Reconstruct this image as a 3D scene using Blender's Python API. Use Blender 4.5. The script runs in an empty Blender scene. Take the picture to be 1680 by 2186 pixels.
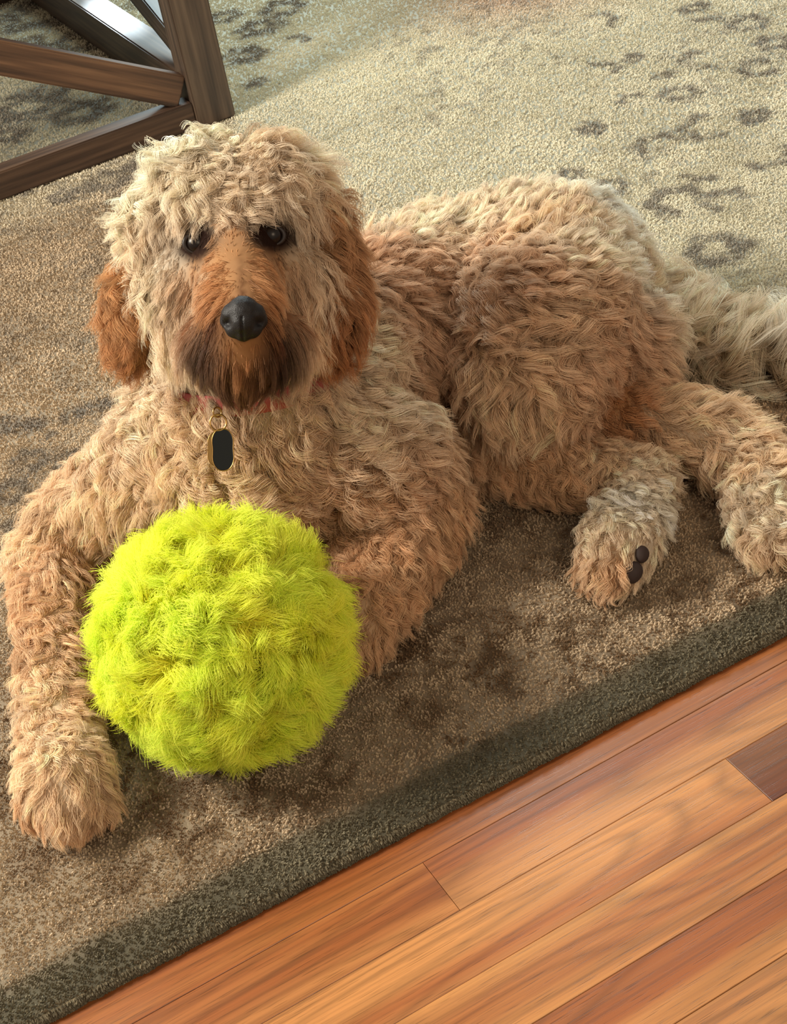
import bpy, bmesh, math, random
import numpy as np
from mathutils import Vector, Matrix

rng = np.random.default_rng(7)
random.seed(7)
SC = bpy.context.scene
COL = SC.collection

# ------------------------------------------------------------------ camera
FPX = 3300.0
H = 1.15962
CR = np.array([0.86177097, -0.48120011, -0.16061524])    # camera right
CD = np.array([-0.40709068, -0.46704999, -0.78494681])   # camera down
CW = np.array([0.30270114, 0.74182934, -0.5983822])      # camera forward
O = np.array([0.0, 0.0, H])


def W(px, py, z):
    """world point at height z that the photograph shows at px, py"""
    D = (px - 840) / FPX * CR + (py - 1093) / FPX * CD + CW
    return O + (z - H) / D[2] * D


def WD(px, py, depth):
    D = (px - 840) / FPX * CR + (py - 1093) / FPX * CD + CW
    return O + depth * D


cam_d = bpy.data.cameras.new('camera')
cam = bpy.data.objects.new('camera', cam_d)
COL.objects.link(cam)
cam.matrix_world = Matrix(((CR[0], -CD[0], -CW[0], O[0]), (CR[1], -CD[1], -CW[1], O[1]),
                           (CR[2], -CD[2], -CW[2], O[2]), (0, 0, 0, 1)))
cam_d.sensor_fit = 'HORIZONTAL'
cam_d.sensor_width = 36
cam_d.lens = FPX / 1680 * 36
cam_d.clip_start = 0.02
SC.camera = cam

# ------------------------------------------------------------------ light
world = bpy.data.worlds.new('world')
SC.world = world
world.use_nodes = True
bgn = world.node_tree.nodes['Background']
bgn.inputs[0].default_value = (1.0, 0.84, 0.68, 1)
bgn.inputs[1].default_value = 0.42


def area(name, loc, target, size, power, color, size_y=None):
    l = bpy.data.lights.new(name, 'AREA')
    l.energy = power
    l.color = color
    l.size = size
    if size_y:
        l.shape = 'RECTANGLE'
        l.size_y = size_y
    o = bpy.data.objects.new(name, l)
    COL.objects.link(o)
    o.location = loc
    o.rotation_euler = (Vector(target) - Vector(loc)).to_track_quat('-Z', 'Y').to_euler()
    return o


area('window_light_back', (1.9, 4.6, 2.1), (0.8, 2.0, 0.0), 1.8, 168, (0.74, 0.95, 1.0), 1.4)
area('window_light_left', (-1.3, 2.1, 1.9), (0.5, 1.35, 0.15), 0.8, 124, (1.0, 0.93, 0.80), 0.8)
area('lamp_light', (0.6, -1.2, 2.2), (0.5, 1.1, 0.0), 1.0, 22, (1.0, 0.78, 0.54), 1.0)

sp_d = bpy.data.lights.new('added_rail_spot', 'SPOT')  # added spot without a real source, brightens the top of the side rail
sp_d.energy = 650
sp_d.color = (0.80, 0.92, 1.0)
sp_d.spot_size = 0.044
sp_d.spot_blend = 0.35
sp_d.shadow_soft_size = 0.02
sp_o = bpy.data.objects.new('added_rail_spot', sp_d)
COL.objects.link(sp_o)
sp_o.location = (1.25, 6.0, 1.25)
sp_o.rotation_euler = (Vector(W(255, 45, 0.09)) - sp_o.location).to_track_quat('-Z', 'Y').to_euler()

SC.view_settings.view_transform = 'Standard'
SC.view_settings.look = 'None'
SC.view_settings.gamma = 1
SC.view_settings.use_curve_mapping = False
SC.view_settings.exposure = 0.08


# ------------------------------------------------------------------ helpers
def lin(r, g, b):
    def c(v):
        v /= 255.0
        return v / 12.92 if v <= 0.04045 else ((v + 0.055) / 1.055) ** 2.4
    return np.array([c(r), c(g), c(b)])


def tag(o, label=None, cat=None, group=None, kind=None):
    if label:
        o['label'] = label
    if cat:
        o['category'] = cat
    if group:
        o['group'] = group
    if kind:
        o['kind'] = kind
    return o


def empty(name, loc=(0, 0, 0)):
    o = bpy.data.objects.new(name, None)
    COL.objects.link(o)
    o.location = loc
    o.empty_display_size = 0.05
    return o


def link(o, parent=None):
    COL.objects.link(o)
    if parent is not None:
        o.parent = parent
        o.matrix_parent_inverse = world_of(parent).inverted()
    return o


def world_of(o):
    m = o.matrix_basis.copy()
    if o.parent:
        m = world_of(o.parent) @ o.matrix_parent_inverse @ m
    return m


def bm_obj(name, bm, m, parent=None, smooth=False):
    me = bpy.data.meshes.new(name)
    bm.to_mesh(me)
    bm.free()
    if smooth:
        me.polygons.foreach_set('use_smooth', [True] * len(me.polygons))
    o = bpy.data.objects.new(name, me)
    if m:
        me.materials.append(m)
    return link(o, parent)


def mat(name, color=(0.5, 0.5, 0.5), rough=0.6, metal=0.0, spec=0.5):
    m = bpy.data.materials.new(name)
    m.use_nodes = True
    b = m.node_tree.nodes['Principled BSDF']
    b.inputs['Base Color'].default_value = (*color, 1)
    b.inputs['Roughness'].default_value = rough
    b.inputs['Metallic'].default_value = metal
    b.inputs['Specular IOR Level'].default_value = spec
    return m


class G:
    """small node graph helper"""
    def __init__(s, m):
        s.t = m.node_tree
        s.b = s.t.nodes['Principled BSDF']

    def n(s, kind, **kw):
        nd = s.t.nodes.new(kind)
        for k, v in kw.items():
            if k.startswith('i_'):
                nd.inputs[k[2:].replace('_', ' ')].default_value = v
            else:
                setattr(nd, k, v)
        return nd

    def l(s, a, b):
        s.t.links.new(a, b)

    def ramp(s, src, stops):
        r = s.n('ShaderNodeValToRGB')
        e = r.color_ramp.elements
        while len(e) < len(stops):
            e.new(0.5)
        for k, (p, c) in enumerate(stops):
            e[k].position = p
            e[k].color = (*c, 1) if len(c) == 3 else c
        s.l(src, r.inputs[0])
        return r.outputs[0]

    def mix(s, fac, a, b, mode='MIX'):
        m = s.n('ShaderNodeMix', data_type='RGBA', blend_type=mode)
        for src, k in ((fac, 0), (a, 6), (b, 7)):
            if hasattr(src, 'links'):
                s.l(src, m.inputs[k])
            else:
                m.inputs[k].default_value = src if k == 0 else (*src, 1)
        return m.outputs[2]

    def math(s, op, a, b=0.0):
        m = s.n('ShaderNodeMath', operation=op)
        for k, v in ((0, a), (1, b)):
            if hasattr(v, 'links'):
                s.l(v, m.inputs[k])
            else:
                m.inputs[k].default_value = v
        return m.outputs[0]


def vnoise(x, y, seed=0):
    xi, yi = np.floor(x).astype(np.int64), np.floor(y).astype(np.int64)
    xf, yf = x - xi, y - yi

    def h(a, b):
        n = (a * 374761393 + b * 668265263 + seed * 1442695041) & 0xFFFFFFFF
        n = ((n ^ (n >> 13)) * 1274126177) & 0xFFFFFFFF
        return ((n ^ (n >> 16)) & 0xFFFF) / 65535.0
    u, v = xf * xf * (3 - 2 * xf), yf * yf * (3 - 2 * yf)
    return (h(xi, yi) * (1 - u) + h(xi + 1, yi) * u) * (1 - v) + (h(xi, yi + 1) * (1 - u) + h(xi + 1, yi + 1) * u) * v


def fbm(x, y, seed=0, octs=3):
    s, a, t = 0, 1.0, 0
    for k in range(octs):
        s = s + a * vnoise(x * 2 ** k, y * 2 ** k, seed + k * 17)
        t += a
        a *= 0.55
    return s / t


def sstep(a, b, x):
    t = np.clip((x - a) / (b - a), 0, 1)
    return t * t * (3 - 2 * t)


def hair_material(name, rough=0.55, root_dark=0.55, transl=0.25):
    m = bpy.data.materials.new(name)
    m.use_nodes = True
    g = G(m)
    at = g.n('ShaderNodeAttribute', attribute_name='tint')
    hi = g.n('ShaderNodeHairInfo')
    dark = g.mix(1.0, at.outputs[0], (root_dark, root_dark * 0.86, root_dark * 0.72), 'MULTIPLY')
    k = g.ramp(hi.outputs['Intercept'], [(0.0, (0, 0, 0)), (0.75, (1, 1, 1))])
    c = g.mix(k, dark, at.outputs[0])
    g.l(c, g.b.inputs['Base Color'])
    g.b.inputs['Roughness'].default_value = rough
    g.b.inputs['Specular IOR Level'].default_value = 0.25
    tr = g.n('ShaderNodeBsdfTranslucent')
    g.l(c, tr.inputs[0])
    mx = g.n('ShaderNodeMixShader')
    mx.inputs[0].default_value = transl
    g.l(g.b.outputs[0], mx.inputs[1])
    g.l(tr.outputs[0], mx.inputs[2])
    g.l(mx.outputs[0], g.t.nodes['Material Output'].inputs[0])
    return m


def curves_object(name, pts, radii, tint, m, parent=None):
    """pts (N,K,3), radii (N,K), tint (N,3): hair strands as ONE object"""
    N, K, _ = pts.shape
    cv = bpy.data.hair_curves.new(name)
    cv.add_curves([K] * N)
    cv.attributes['position'].data.foreach_set('vector', pts.astype(np.float32).ravel())
    ra = cv.attributes.get('radius') or cv.attributes.new('radius', 'FLOAT', 'POINT')
    ra.data.foreach_set('value', radii.astype(np.float32).ravel())
    ta = cv.attributes.new('tint', 'FLOAT_COLOR', 'CURVE')
    ta.data.foreach_set('color', np.concatenate([tint, np.ones((N, 1))], 1).astype(np.float32).ravel())
    cv.materials.append(m)
    o = bpy.data.objects.new(name, cv)
    tag(o, kind='stuff')
    return link(o, parent)


def norm(v):
    return v / np.maximum(np.linalg.norm(v, axis=-1, keepdims=True), 1e-9)


def sample_surface(me, n):
    me.calc_loop_triangles()
    T = len(me.loop_triangles)
    tri = np.empty(T * 3, np.int32)
    me.loop_triangles.foreach_get('vertices', tri)
    tri = tri.reshape(-1, 3)
    co = np.empty(len(me.vertices) * 3, np.float32)
    me.vertices.foreach_get('co', co)
    co = co.reshape(-1, 3).astype(float)
    no = np.empty(len(me.vertices) * 3, np.float32)
    me.vertices.foreach_get('normal', no)
    no = no.reshape(-1, 3).astype(float)
    a, b, c = co[tri[:, 0]], co[tri[:, 1]], co[tri[:, 2]]
    ar = np.linalg.norm(np.cross(b - a, c - a), axis=1) / 2
    idx = rng.choice(T, n, p=ar / ar.sum())
    r1, r2 = np.sqrt(rng.random(n))[:, None], rng.random(n)[:, None]
    w = (1 - r1, r1 * (1 - r2), r1 * r2)
    p = w[0] * a[idx] + w[1] * b[idx] + w[2] * c[idx]
    nn = norm(w[0] * no[tri[idx, 0]] + w[1] * no[tri[idx, 1]] + w[2] * no[tri[idx, 2]])
    return p, nn, ar.sum()


def idw(p, A, V, power=4.0, eps=0.012):
    out = np.empty((len(p), V.shape[1]))
    for s in range(0, len(p), 4000):
        q = p[s:s + 4000]
        d = np.linalg.norm(q[:, None] - A[None], axis=2)
        w = 1.0 / (d + eps) ** power
        w /= w.sum(1, keepdims=True)
        out[s:s + 4000] = w @ V
    return out


def grow(p, n, flow, L, curl, waves, lift, tint, per, spread, K=9, rad=0.00022, clump=0.75, tint_var=0.10, frizz=0.1, droop=0.0):
    """locks of wavy strands.  All arrays per lock."""
    M = len(p)
    t = norm(flow - (flow * n).sum(1, keepdims=True) * n)
    # turn each lock a little
    s = np.cross(n, t)
    q1, q2 = p[:, 0] * 0.9 + p[:, 2] * 0.6, p[:, 1] * 0.8 - p[:, 2] * 0.7 + p[:, 0] * 0.2
    swirl = (fbm(q1 * 38, q2 * 38, 401, 2) - 0.5) * 3.4
    ang = (rng.normal(0, 0.28, M) + swirl)[:, None] * np.clip(curl[:, None] ** 1.3, 0.05, 1)
    t = norm(t * np.cos(ang) + s * np.sin(ang))
    s = np.cross(n, t)
    L = L * rng.uniform(0.75, 1.25, M)
    u = np.linspace(0, 1, K)[None, :, None]
    lf = (lift * rng.uniform(0.6, 1.4, M))[:, None, None]
    # rises then bends over along the flow
    g = n[:, None] * lf * (u - 0.42 * u * u) + t[:, None] * (u * (1 - 0.35 * lf))
    ph = (fbm(q1 * 26, q2 * 26, 433, 2) * 14 + rng.normal(0, 0.7, M))[:, None, None]
    wv = (waves * rng.uniform(0.8, 1.25, M))[:, None, None]
    amp = (curl * 0.235)[:, None, None]
    th = 2 * np.pi * wv * u + ph
    env = np.clip(u * 2.2, 0, 1)
    g = g + s[:, None] * amp * env * (np.sin(th) - np.sin(ph) * (1 - u)) \
        + n[:, None] * amp * env * 0.7 * (np.cos(th) + 0.7) + t[:, None] * amp * 0.35 * env * np.cos(th + 1.0)
    g = g + CD[None, None] * droop * u ** 2
    g = g * L[:, None, None]
    R = M * per
    off = rng.normal(0, 0.5, (R, 2)) * np.repeat(spread * np.ones(M), per)[:, None]
    ii = np.repeat(np.arange(M), per)
    o3 = s[ii] * off[:, :1] + t[ii] * off[:, 1:]
    cl = 1 - clump * np.linspace(0, 1, K) ** 0.8
    ls = rng.uniform(0.78, 1.08, R)[:, None, None]
    # strands of a lock share its wave; a little of their own
    own = rng.normal(0, frizz, (R, 1, 3)) * u * L[ii][:, None, None] * 0.5
    pts = p[ii][:, None] - n[ii][:, None] * 0.002 + g[ii] * ls + o3[:, None] * cl[None, :, None] + own
    rr = np.broadcast_to(rad * (1 - 0.7 * np.linspace(0, 1, K) ** 2)[None], (R, K))
    lock_v = rng.normal(1.0, tint_var, M)
    tt = tint[ii] * (lock_v[ii] * rng.normal(1, 0.09, R))[:, None]
    return pts, rr, np.clip(tt, 0.003, 0.97)


def blob_mesh(name, spheres, voxel, smooth_iter=6):
    """one continuous closed surface around many overlapping balls"""
    bm = bmesh.new()
    for c, r in spheres:
        rr = r if hasattr(r, '__len__') else (r, r, r)
        mtx = Matrix.Translation(Vector(c)) @ Matrix.Diagonal((*rr, 1))
        bmesh.ops.create_icosphere(bm, subdivisions=2, radius=1.0, matrix=mtx)
    me = bpy.data.meshes.new(name)
    bm.to_mesh(me)
    bm.free()
    o = bpy.data.objects.new(name, me)
    COL.objects.link(o)
    md = o.modifiers.new('r', 'REMESH')
    md.mode = 'VOXEL'
    md.voxel_size = voxel
    md.use_smooth_shade = True
    s = o.modifiers.new('s', 'SMOOTH')
    s.iterations = smooth_iter
    s.factor = 0.5
    dg = bpy.context.evaluated_depsgraph_get()
    me2 = bpy.data.meshes.new_from_object(o.evaluated_get(dg))
    bpy.data.objects.remove(o)
    me2.name = name
    return me2


def chain(pts, step=0.4):
    """pts: [(world xyz, r)], interpolated so that balls overlap"""
    out = []
    for (a, ra), (b, rb) in zip(pts[:-1], pts[1:]):
        a, b = np.array(a), np.array(b)
        n = max(2, int(np.linalg.norm(b - a) / (min(ra, rb) * step)))
        for k in range(n):
            u = k / n
            out.append((a * (1 - u) + b * u, ra * (1 - u) + rb * u))
    out.append((np.array(pts[-1][0]), pts[-1][1]))
    return out


# ------------------------------------------------------------------ floor
def wood_material(name):
    m = mat(name, rough=0.32)
    g = G(m)
    tc = g.n('ShaderNodeTexCoord')
    oi = g.n('ShaderNodeObjectInfo')
    off = g.n('ShaderNodeVectorMath', operation='SCALE')
    off.inputs[0].default_value = (37.0, 11.0, 5.0)
    g.l(oi.outputs['Random'], off.inputs[3])
    vec = g.n('ShaderNodeVectorMath', operation='ADD')
    g.l(tc.outputs['Object'], vec.inputs[0])
    g.l(off.outputs[0], vec.inputs[1])

    def mapped(sx, sy):
        mp = g.n('ShaderNodeMapping')
        mp.inputs['Scale'].default_value = (sx, sy, 1)
        g.l(vec.outputs[0], mp.inputs[0])
        return mp.outputs[0]

    def noise(v, scale, detail=4, dist=0.0):
        n = g.n('ShaderNodeTexNoise', i_Scale=scale, i_Detail=detail, i_Distortion=dist)
        g.l(v, n.inputs['Vector'])
        return n.outputs[0]
    # broad early / late wood bands: contour lines of a stretched field make arches
    field = noise(mapped(1.0, 8.0), 1.4, 1.0, 0.15)
    rings = g.math('FRACT', g.math('MULTIPLY', field, 14.0))
    ringc = g.ramp(rings, [(0.0, (0.5,) * 3), (0.2, (0.85,) * 3), (0.65, (1.0,) * 3), (0.9, (0.6,) * 3), (1.0, (0.48,) * 3)])
    band = g.ramp(noise(mapped(0.7, 22.0), 1.0, 2), [(0.36, (0.0,) * 3), (0.62, (1.0,) * 3)])
    streak = g.ramp(noise(mapped(2.2, 330.0), 1.0, 3), [(0.32, (0.55,) * 3), (0.58, (1.0,) * 3)])
    pores = g.ramp(noise(mapped(26.0, 900.0), 1.0, 2), [(0.32, (0.3,) * 3), (0.42, (1.0,) * 3)])
    warm = g.mix(band, lin(158, 98, 58), lin(196, 142, 90))
    c = g.mix(0.55, warm, ringc, 'MULTIPLY')
    c = g.mix(0.58, c, streak, 'MULTIPLY')
    c = g.mix(0.55, c, pores, 'MULTIPLY')
    c = g.mix(1.0, c, oi.outputs['Color'], 'MULTIPLY')
    g.l(c, g.b.inputs['Base Color'])
    bp = g.n('ShaderNodeBump', i_Strength=0.12, i_Distance=0.0006)
    g.l(pores, bp.inputs['Height'])
    g.l(bp.outputs[0], g.b.inputs['Normal'])
    rr = g.ramp(streak, [(0, (0.42,) * 3), (1, (0.3,) * 3)])
    g.l(rr, g.b.inputs['Roughness'])
    return m


wood = wood_material('oak_floor')
gap_mat = mat('dark_joint', lin(58, 30, 15), 0.8)  # dark brown subfloor that shows in the plank joints
floor = empty('floor', (0.8, 1.5, -0.01))
tag(floor, kind='structure')
bm = bmesh.new()
bmesh.ops.create_cube(bm, size=1, matrix=Matrix.Translation((0.9, 2.1, -0.031)) @ Matrix.Diagonal((5.4, 5.4, 0.02, 1)))
sub = bm_obj('subfloor', bm, gap_mat, floor)

SEAM = W(899.5, 1842, 0)[1]        # world y of the seam above the first joint
PW = 0.07


def plank(x0, x1, y0, y1, color, lightband=False):
    g = 0.00022
    bm = bmesh.new()
    cx, cy = (x0 + x1) / 2, (y0 + y1) / 2
    z = random.uniform(-0.0003, 0.0001)
    bmesh.ops.create_cube(bm, size=1, matrix=Matrix.Diagonal((x1 - x0 - 2 * g, y1 - y0 - 2 * g, 0.02, 1)))
    top = [e for e in bm.edges if all(v.co.z > 0 for v in e.verts)]
    bmesh.ops.bevel(bm, geom=top, offset=0.00045, segments=1, affect='EDGES')
    o = bm_obj('plank', bm, wood, floor)
    o.location = (cx, cy, -0.01 + z)
    o.matrix_parent_inverse = Matrix.Translation((-0.8, -1.5, 0.01))
    o.color = (*color, 1)
    return o


J1x = W(942, 1891, 0)[0]
J2x = W(1600, 1665, 0)[0]
PT = (0.84, 0.78, 0.70)
tones = [(1.0, 1.0, 1.0), (1.06, 1.03, 0.98), (0.93, 0.9, 0.86), (1.1, 1.12, 1.1), (0.97, 0.93, 0.9)]
DARK = (0.42, 0.34, 0.36)
joints = {0: [J1x], 1: [J2x], -1: [-0.62, 1.3], 2: [-0.7, 1.25], 3: [-0.35, 1.1], 4: [0.1, 1.45]}
for row in range(-4, 14):
    y1 = SEAM - row * PW
    y0 = y1 - PW
    js = joints.get(row)
    if js is None:
        a = -1.7 + random.uniform(0.2, 0.9)
        js = []
        while a < 3.4:
            js.append(a)
            a += random.uniform(0.7, 1.5)
    xs = [-1.75] + list(js) + [3.45]
    for k in range(len(xs) - 1):
        c = random.choice(tones)
        if row == 1 and k == 1:
            c = DARK
        if row == -1:
            c = (0.88, 0.78, 0.68)
        if row == 0:
            c = (0.96, 0.9, 0.84) if k == 0 else (1.0, 0.97, 0.98)
        if row == 1 and k == 0:
            c = (1.1, 1.06, 1.0)
        if row == 2:
            c = (1.08, 1.06, 0.98)
        if row == 3:
            c = (0.98, 0.9, 0.84)
        plank(xs[k], xs[k + 1], y0, y1, tuple(a * b for a, b in zip(c, PT)))

for row in range(-57, -4):      # floor to the right of the rug
    y1 = SEAM - row * PW
    a = random.uniform(2.75, 3.3)
    for xa, xb in ((2.4, a), (a, 3.45)):
        plank(xa, xb, y1 - PW, y1, random.choice(tones))

# ------------------------------------------------------------------ rug
E0, E1 = W(98, 2186, 0), W(1680, 1354, 0)
ANG = math.atan2(E1[1] - E0[1], E1[0] - E0[0])
RX, RY = np.array([math.cos(ANG), math.sin(ANG)]), np.array([-math.sin(ANG), math.cos(ANG)])
RO = E0[:2].copy()
RT = 0.011      # rug thickness without pile


def rug_uv(x, y):
    return (x - RO[0]) * RX[0] + (y - RO[1]) * RX[1], (x - RO[0]) * RY[0] + (y - RO[1]) * RY[1]


def rug_xy(u, v):
    return RO[0] + u * RX[0] + v * RY[0], RO[1] + u * RX[1] + v * RY[1]


C_CREAM = lin(194, 188, 168)
C_TAN = lin(196, 174, 146)
C_GREY = lin(108, 102, 96)
C_BROWN = lin(104, 82, 60)
C_EDGE = lin(102, 96, 80)
rings_px = [  # worn flowers and scrolls: centre x, y, half size, hole, arc start, arc end
    (1402, 312, 46, 0.45, -30, 210), (1450, 432, 56, 0.5, -60, 230), (1562, 432, 48, 0.55, -20, 200), (1535, 535, 58, 0.4, 0, 360),
    (1262, 275, 30, 0.1, 0, 360), (1285, 150, 34, 0.5, -80, 100), (1275, 50, 42, 0.6, -90, 90), (1450, 205, 34, 0.4, 0, 360),
    (1520, 268, 60, 0.62, 60, 260), (1260, 430, 34, 0.0, 0, 360), (1310, 405, 30, 0.5, 0, 360), (1420, 165, 22, 0.1, 0, 360),
    (1350, 125, 20, 0.0, 0, 360), (1512, 60, 48, 0.55, -90, 90), (1510, 125, 50, 0.6, 60, 260), (1480, 20, 30, 0.3, 0, 360),
    (1640, 330, 60, 0.6, 180, 360), (1500, 370, 40, 0.4, 150, 300), (1620, 145, 40, 0.5, 0, 300), (1610, 250, 36, 0.2, 0, 360),
    (1225, 375, 32, 0.3, 0, 360), (1350, 215, 28, 0.5, 0, 200), (1600, 50, 40, 0.4, 0, 360), (1660, 90, 40, 0.3, 0, 360),
    (560, 60, 40, 0.3, 0, 360), (520, 120, 34, 0.2, 0, 360), (600, 20, 36, 0.4, 0, 360), (545, 180, 22, 0.0, 0, 360), (470, 40, 30, 0.3, 0, 360),
    (630, 90, 26, 0.5, -60, 120), (90, 30, 70, 0.4, 0, 360), (30, 110, 50, 0.3, 0, 360), (170, 90, 50, 0.4, 0, 360), (60, 230, 60, 0.4, 0, 360), (180, 240, 50, 0.3, 0, 360),
    (20, 290, 40, 0.2, 0, 360), (120, 190, 40, 0.2, 0, 360),
    (50, 412, 18, 0.0, 0, 360), (140, 418, 28, 0.2, 0, 360), (230, 388, 40, 0.3, 0, 360), (250, 424, 12, 0.0, 0, 360), (300, 350, 30, 0.2, 0, 360),
    (20, 910, 30, 0.1, 0, 360), (75, 905, 24, 0.0, 0, 360), (150, 885, 22, 0.2, 0, 360), (205, 865, 20, 0.0, 0, 360), (110, 928, 10, 0.0, 0, 360),
    (60, 985, 34, 0.3, 0, 360), (140, 978, 26, 0.2, 0, 360), (120, 1030, 24, 0.2, 0, 360), (20, 1050, 34, 0.3, 0, 360), (30, 1130, 28, 0.2, 0, 360),
    (900, 1270, 40, 0.4, 0, 360), (1160, 1220, 44, 0.4, 0, 360), (1080, 1110, 30, 0.3, 0, 360), (860, 1370, 36, 0.3, 0, 360), (1010, 1060, 30, 0.3, 0, 360),
    (1230, 1340, 40, 0.4, 0, 360), (1060, 1330, 40, 0.4, 0, 360), (560, 1720, 40, 0.4, 0, 360), (420, 1800, 40, 0.4, 0, 360), (720, 1640, 40, 0.4, 0, 360),
    (900, 1520, 40, 0.4, 0, 360), (1060, 1430, 36, 0.3, 0, 360), (1480, 1250, 40, 0.4, 0, 360), (260, 1880, 40, 0.4, 0, 360), (60, 1850, 40, 0.3, 0, 360), (380, 1700, 36, 0.3, 0, 360)]
RINGS = []
for px, py, s, hole, a0, a1 in rings_px:
    c = W(px, py, RT)
    e = W(px + s, py, RT)
    RINGS.append((c[0], c[1], np.linalg.norm(e - c) * 1.3, hole, a0, a1))


def rug_color(x, y):
    u, v = rug_uv(x, y)
    # worn field: cream medallion in the middle, brown mottled border at the front, partly painted warm shade
    warpx = x + 0.03 * (fbm(x * 14, y * 14, 5) - 0.5)
    warpy = y + 0.03 * (fbm(x * 14, y * 14, 9) - 0.5)
    m = np.zeros_like(x)
    for cx, cy, s, hole, a0, a1 in RINGS:
        dx, dy = warpx - cx, warpy - cy
        r = np.sqrt(dx * dx + dy * dy) / s
        k = (r < 1.5)
        if not k.any():
            continue
        a = np.degrees(np.arctan2(dy[k], dx[k])) % 360
        pet = 0.12 * np.cos(np.radians(a) * 6)
        q = (1 - sstep(0.75, 1.15, r[k] + pet)) * sstep(hole * 0.6, hole + 0.12, r[k] + pet * 0.5)
        lo, hi = a0 % 360, (a0 % 360) + (a1 - a0)
        ok = ((a >= lo) & (a <= hi)) | (a + 360 <= hi)
        if a1 - a0 < 360:
            q = q * (0.15 + 0.85 * ok)
        m[k] = np.maximum(m[k], q)
    wear = sstep(0.25, 0.52, fbm(x * 70, y * 70, 21, 3))
    m = m * (0.35 + 0.65 * wear)
    front = 1 - sstep(0.30, 0.62, v + 0.10 * (fbm(x * 5, y * 5, 3) - 0.5))
    mot = sstep(0.50, 0.64, fbm(x * 92, y * 92, 31, 3)) * (0.45 + 0.55 * sstep(0.4, 0.6, fbm(x * 9, y * 9, 77, 2)))
    fieldmot = sstep(0.56, 0.68, fbm(x * 45, y * 45, 41, 3)) * sstep(0.5, 0.62, fbm(x * 4, y * 4, 55, 2)) * 0.35
    base = C_CREAM[None] * (1 - front)[:, None] + C_TAN[None] * front[:, None]
    zone = ((1 - sstep(0.75, 1.15, u + 0.1 * fbm(x * 4, y * 4, 66))) * (1 - sstep(1.5, 1.9, v)))[:, None]
    base = base * (1 - zone) + lin(170, 153, 130)[None] * zone
    base = base * (0.90 + 0.2 * fbm(x * 3, y * 3, 88, 3))[:, None]
    tc_ = W(1110, -30, RT)  # soft pinkish shadow at the far edge, painted into the rug colour
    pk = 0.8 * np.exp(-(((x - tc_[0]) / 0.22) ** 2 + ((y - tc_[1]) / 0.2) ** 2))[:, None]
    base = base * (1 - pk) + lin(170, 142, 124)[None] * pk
    # motifs turn from grey to brown towards the front
    dk = C_GREY[None] * (1 - front)[:, None] + C_BROWN[None] * front[:, None]
    a = np.clip(np.maximum(m * 0.78, np.maximum(mot * front * 0.92, fieldmot)), 0, 1)
    c = base * (1 - a)[:, None] + dk * a[:, None]
    edge = 1 - sstep(0.046, 0.058, v + 0.012 * (fbm(x * 30, y * 30, 61) - 0.5))
    gr = C_EDGE[None] * (0.85 + 0.35 * fbm(x * 60, y * 60, 71))[:, None]
    return c * (1 - edge)[:, None] + gr * edge[:, None]


def rug_material(name):
    m = mat(name, rough=0.95, spec=0.1)
    g = G(m)
    at = g.n('ShaderNodeAttribute', attribute_name='tint')
    g.l(at.outputs[0], g.b.inputs['Base Color'])
    n = g.n('ShaderNodeTexNoise', i_Scale=420.0, i_Detail=3.0)
    tc = g.n('ShaderNodeTexCoord')
    g.l(tc.outputs['Object'], n.inputs['Vector'])
    bp = g.n('ShaderNodeBump', i_Strength=0.8, i_Distance=0.002)
    g.l(n.outputs[0], bp.inputs['Height'])
    g.l(bp.outputs[0], g.b.inputs['Normal'])
    return m


rug_m = rug_material('rug_backing')
U0, U1, V1 = -1.6, 2.6, 4.1
us = np.concatenate([np.arange(U0, U1, 0.02), [U1]])
prof = [(0.004, 0.0), (0.0, 0.003), (0.0005, 0.007), (0.004, 0.0102)]
vs = [p[0] for p in prof] + list(np.arange(0.012, V1, 0.02)) + [V1]
zs = [p[1] for p in prof] + [RT] * (len(vs) - len(prof))
zs[-1] = 0.0
uu, vv = np.meshgrid(us, vs, indexing='ij')
zz = np.broadcast_to(np.array(zs)[None], uu.shape)
xx, yy = rug_xy(uu, vv)
V = np.stack([xx, yy, zz], -1).reshape(-1, 3)
nu, nv = uu.shape
idx = np.arange(nu * nv).reshape(nu, nv)
F = np.stack([idx[:-1, :-1], idx[1:, :-1], idx[1:, 1:], idx[:-1, 1:]], -1).reshape(-1, 4)
F = np.concatenate([F, [[idx[0, 0], idx[0, -1], idx[-1, -1], idx[-1, 0]]]])
me = bpy.data.meshes.new('area_rug')
me.from_pydata(V.tolist(), [], F.tolist())
me.polygons.foreach_set('use_smooth', [True] * len(me.polygons))
ta = me.attributes.new('tint', 'FLOAT_COLOR', 'POINT')
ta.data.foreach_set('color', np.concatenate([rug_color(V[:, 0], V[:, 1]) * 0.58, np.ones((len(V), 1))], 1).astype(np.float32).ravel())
me.materials.append(rug_m)
rug = bpy.data.objects.new('area_rug', me)
link(rug)
tag(rug, 'worn cream and brown rug with faded grey flowers and dark edge, under the dog', 'rug')

pile_m = hair_material('wool_pile', 0.9, 0.80, 0.0)
pile_m.node_tree.nodes['Principled BSDF'].inputs['Specular IOR Level'].default_value = 0.05


def in_view(x, y, pad=60):
    q = np.stack([x, y, np.full_like(x, RT)], -1) - O
    dz = q @ CW
    px, py = 840 + FPX * (q @ CR) / dz, 1093 + FPX * (q @ CD) / dz
    return (px > -pad) & (px < 1680 + pad) & (py > -pad) & (py < 2186 + pad)


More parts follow.
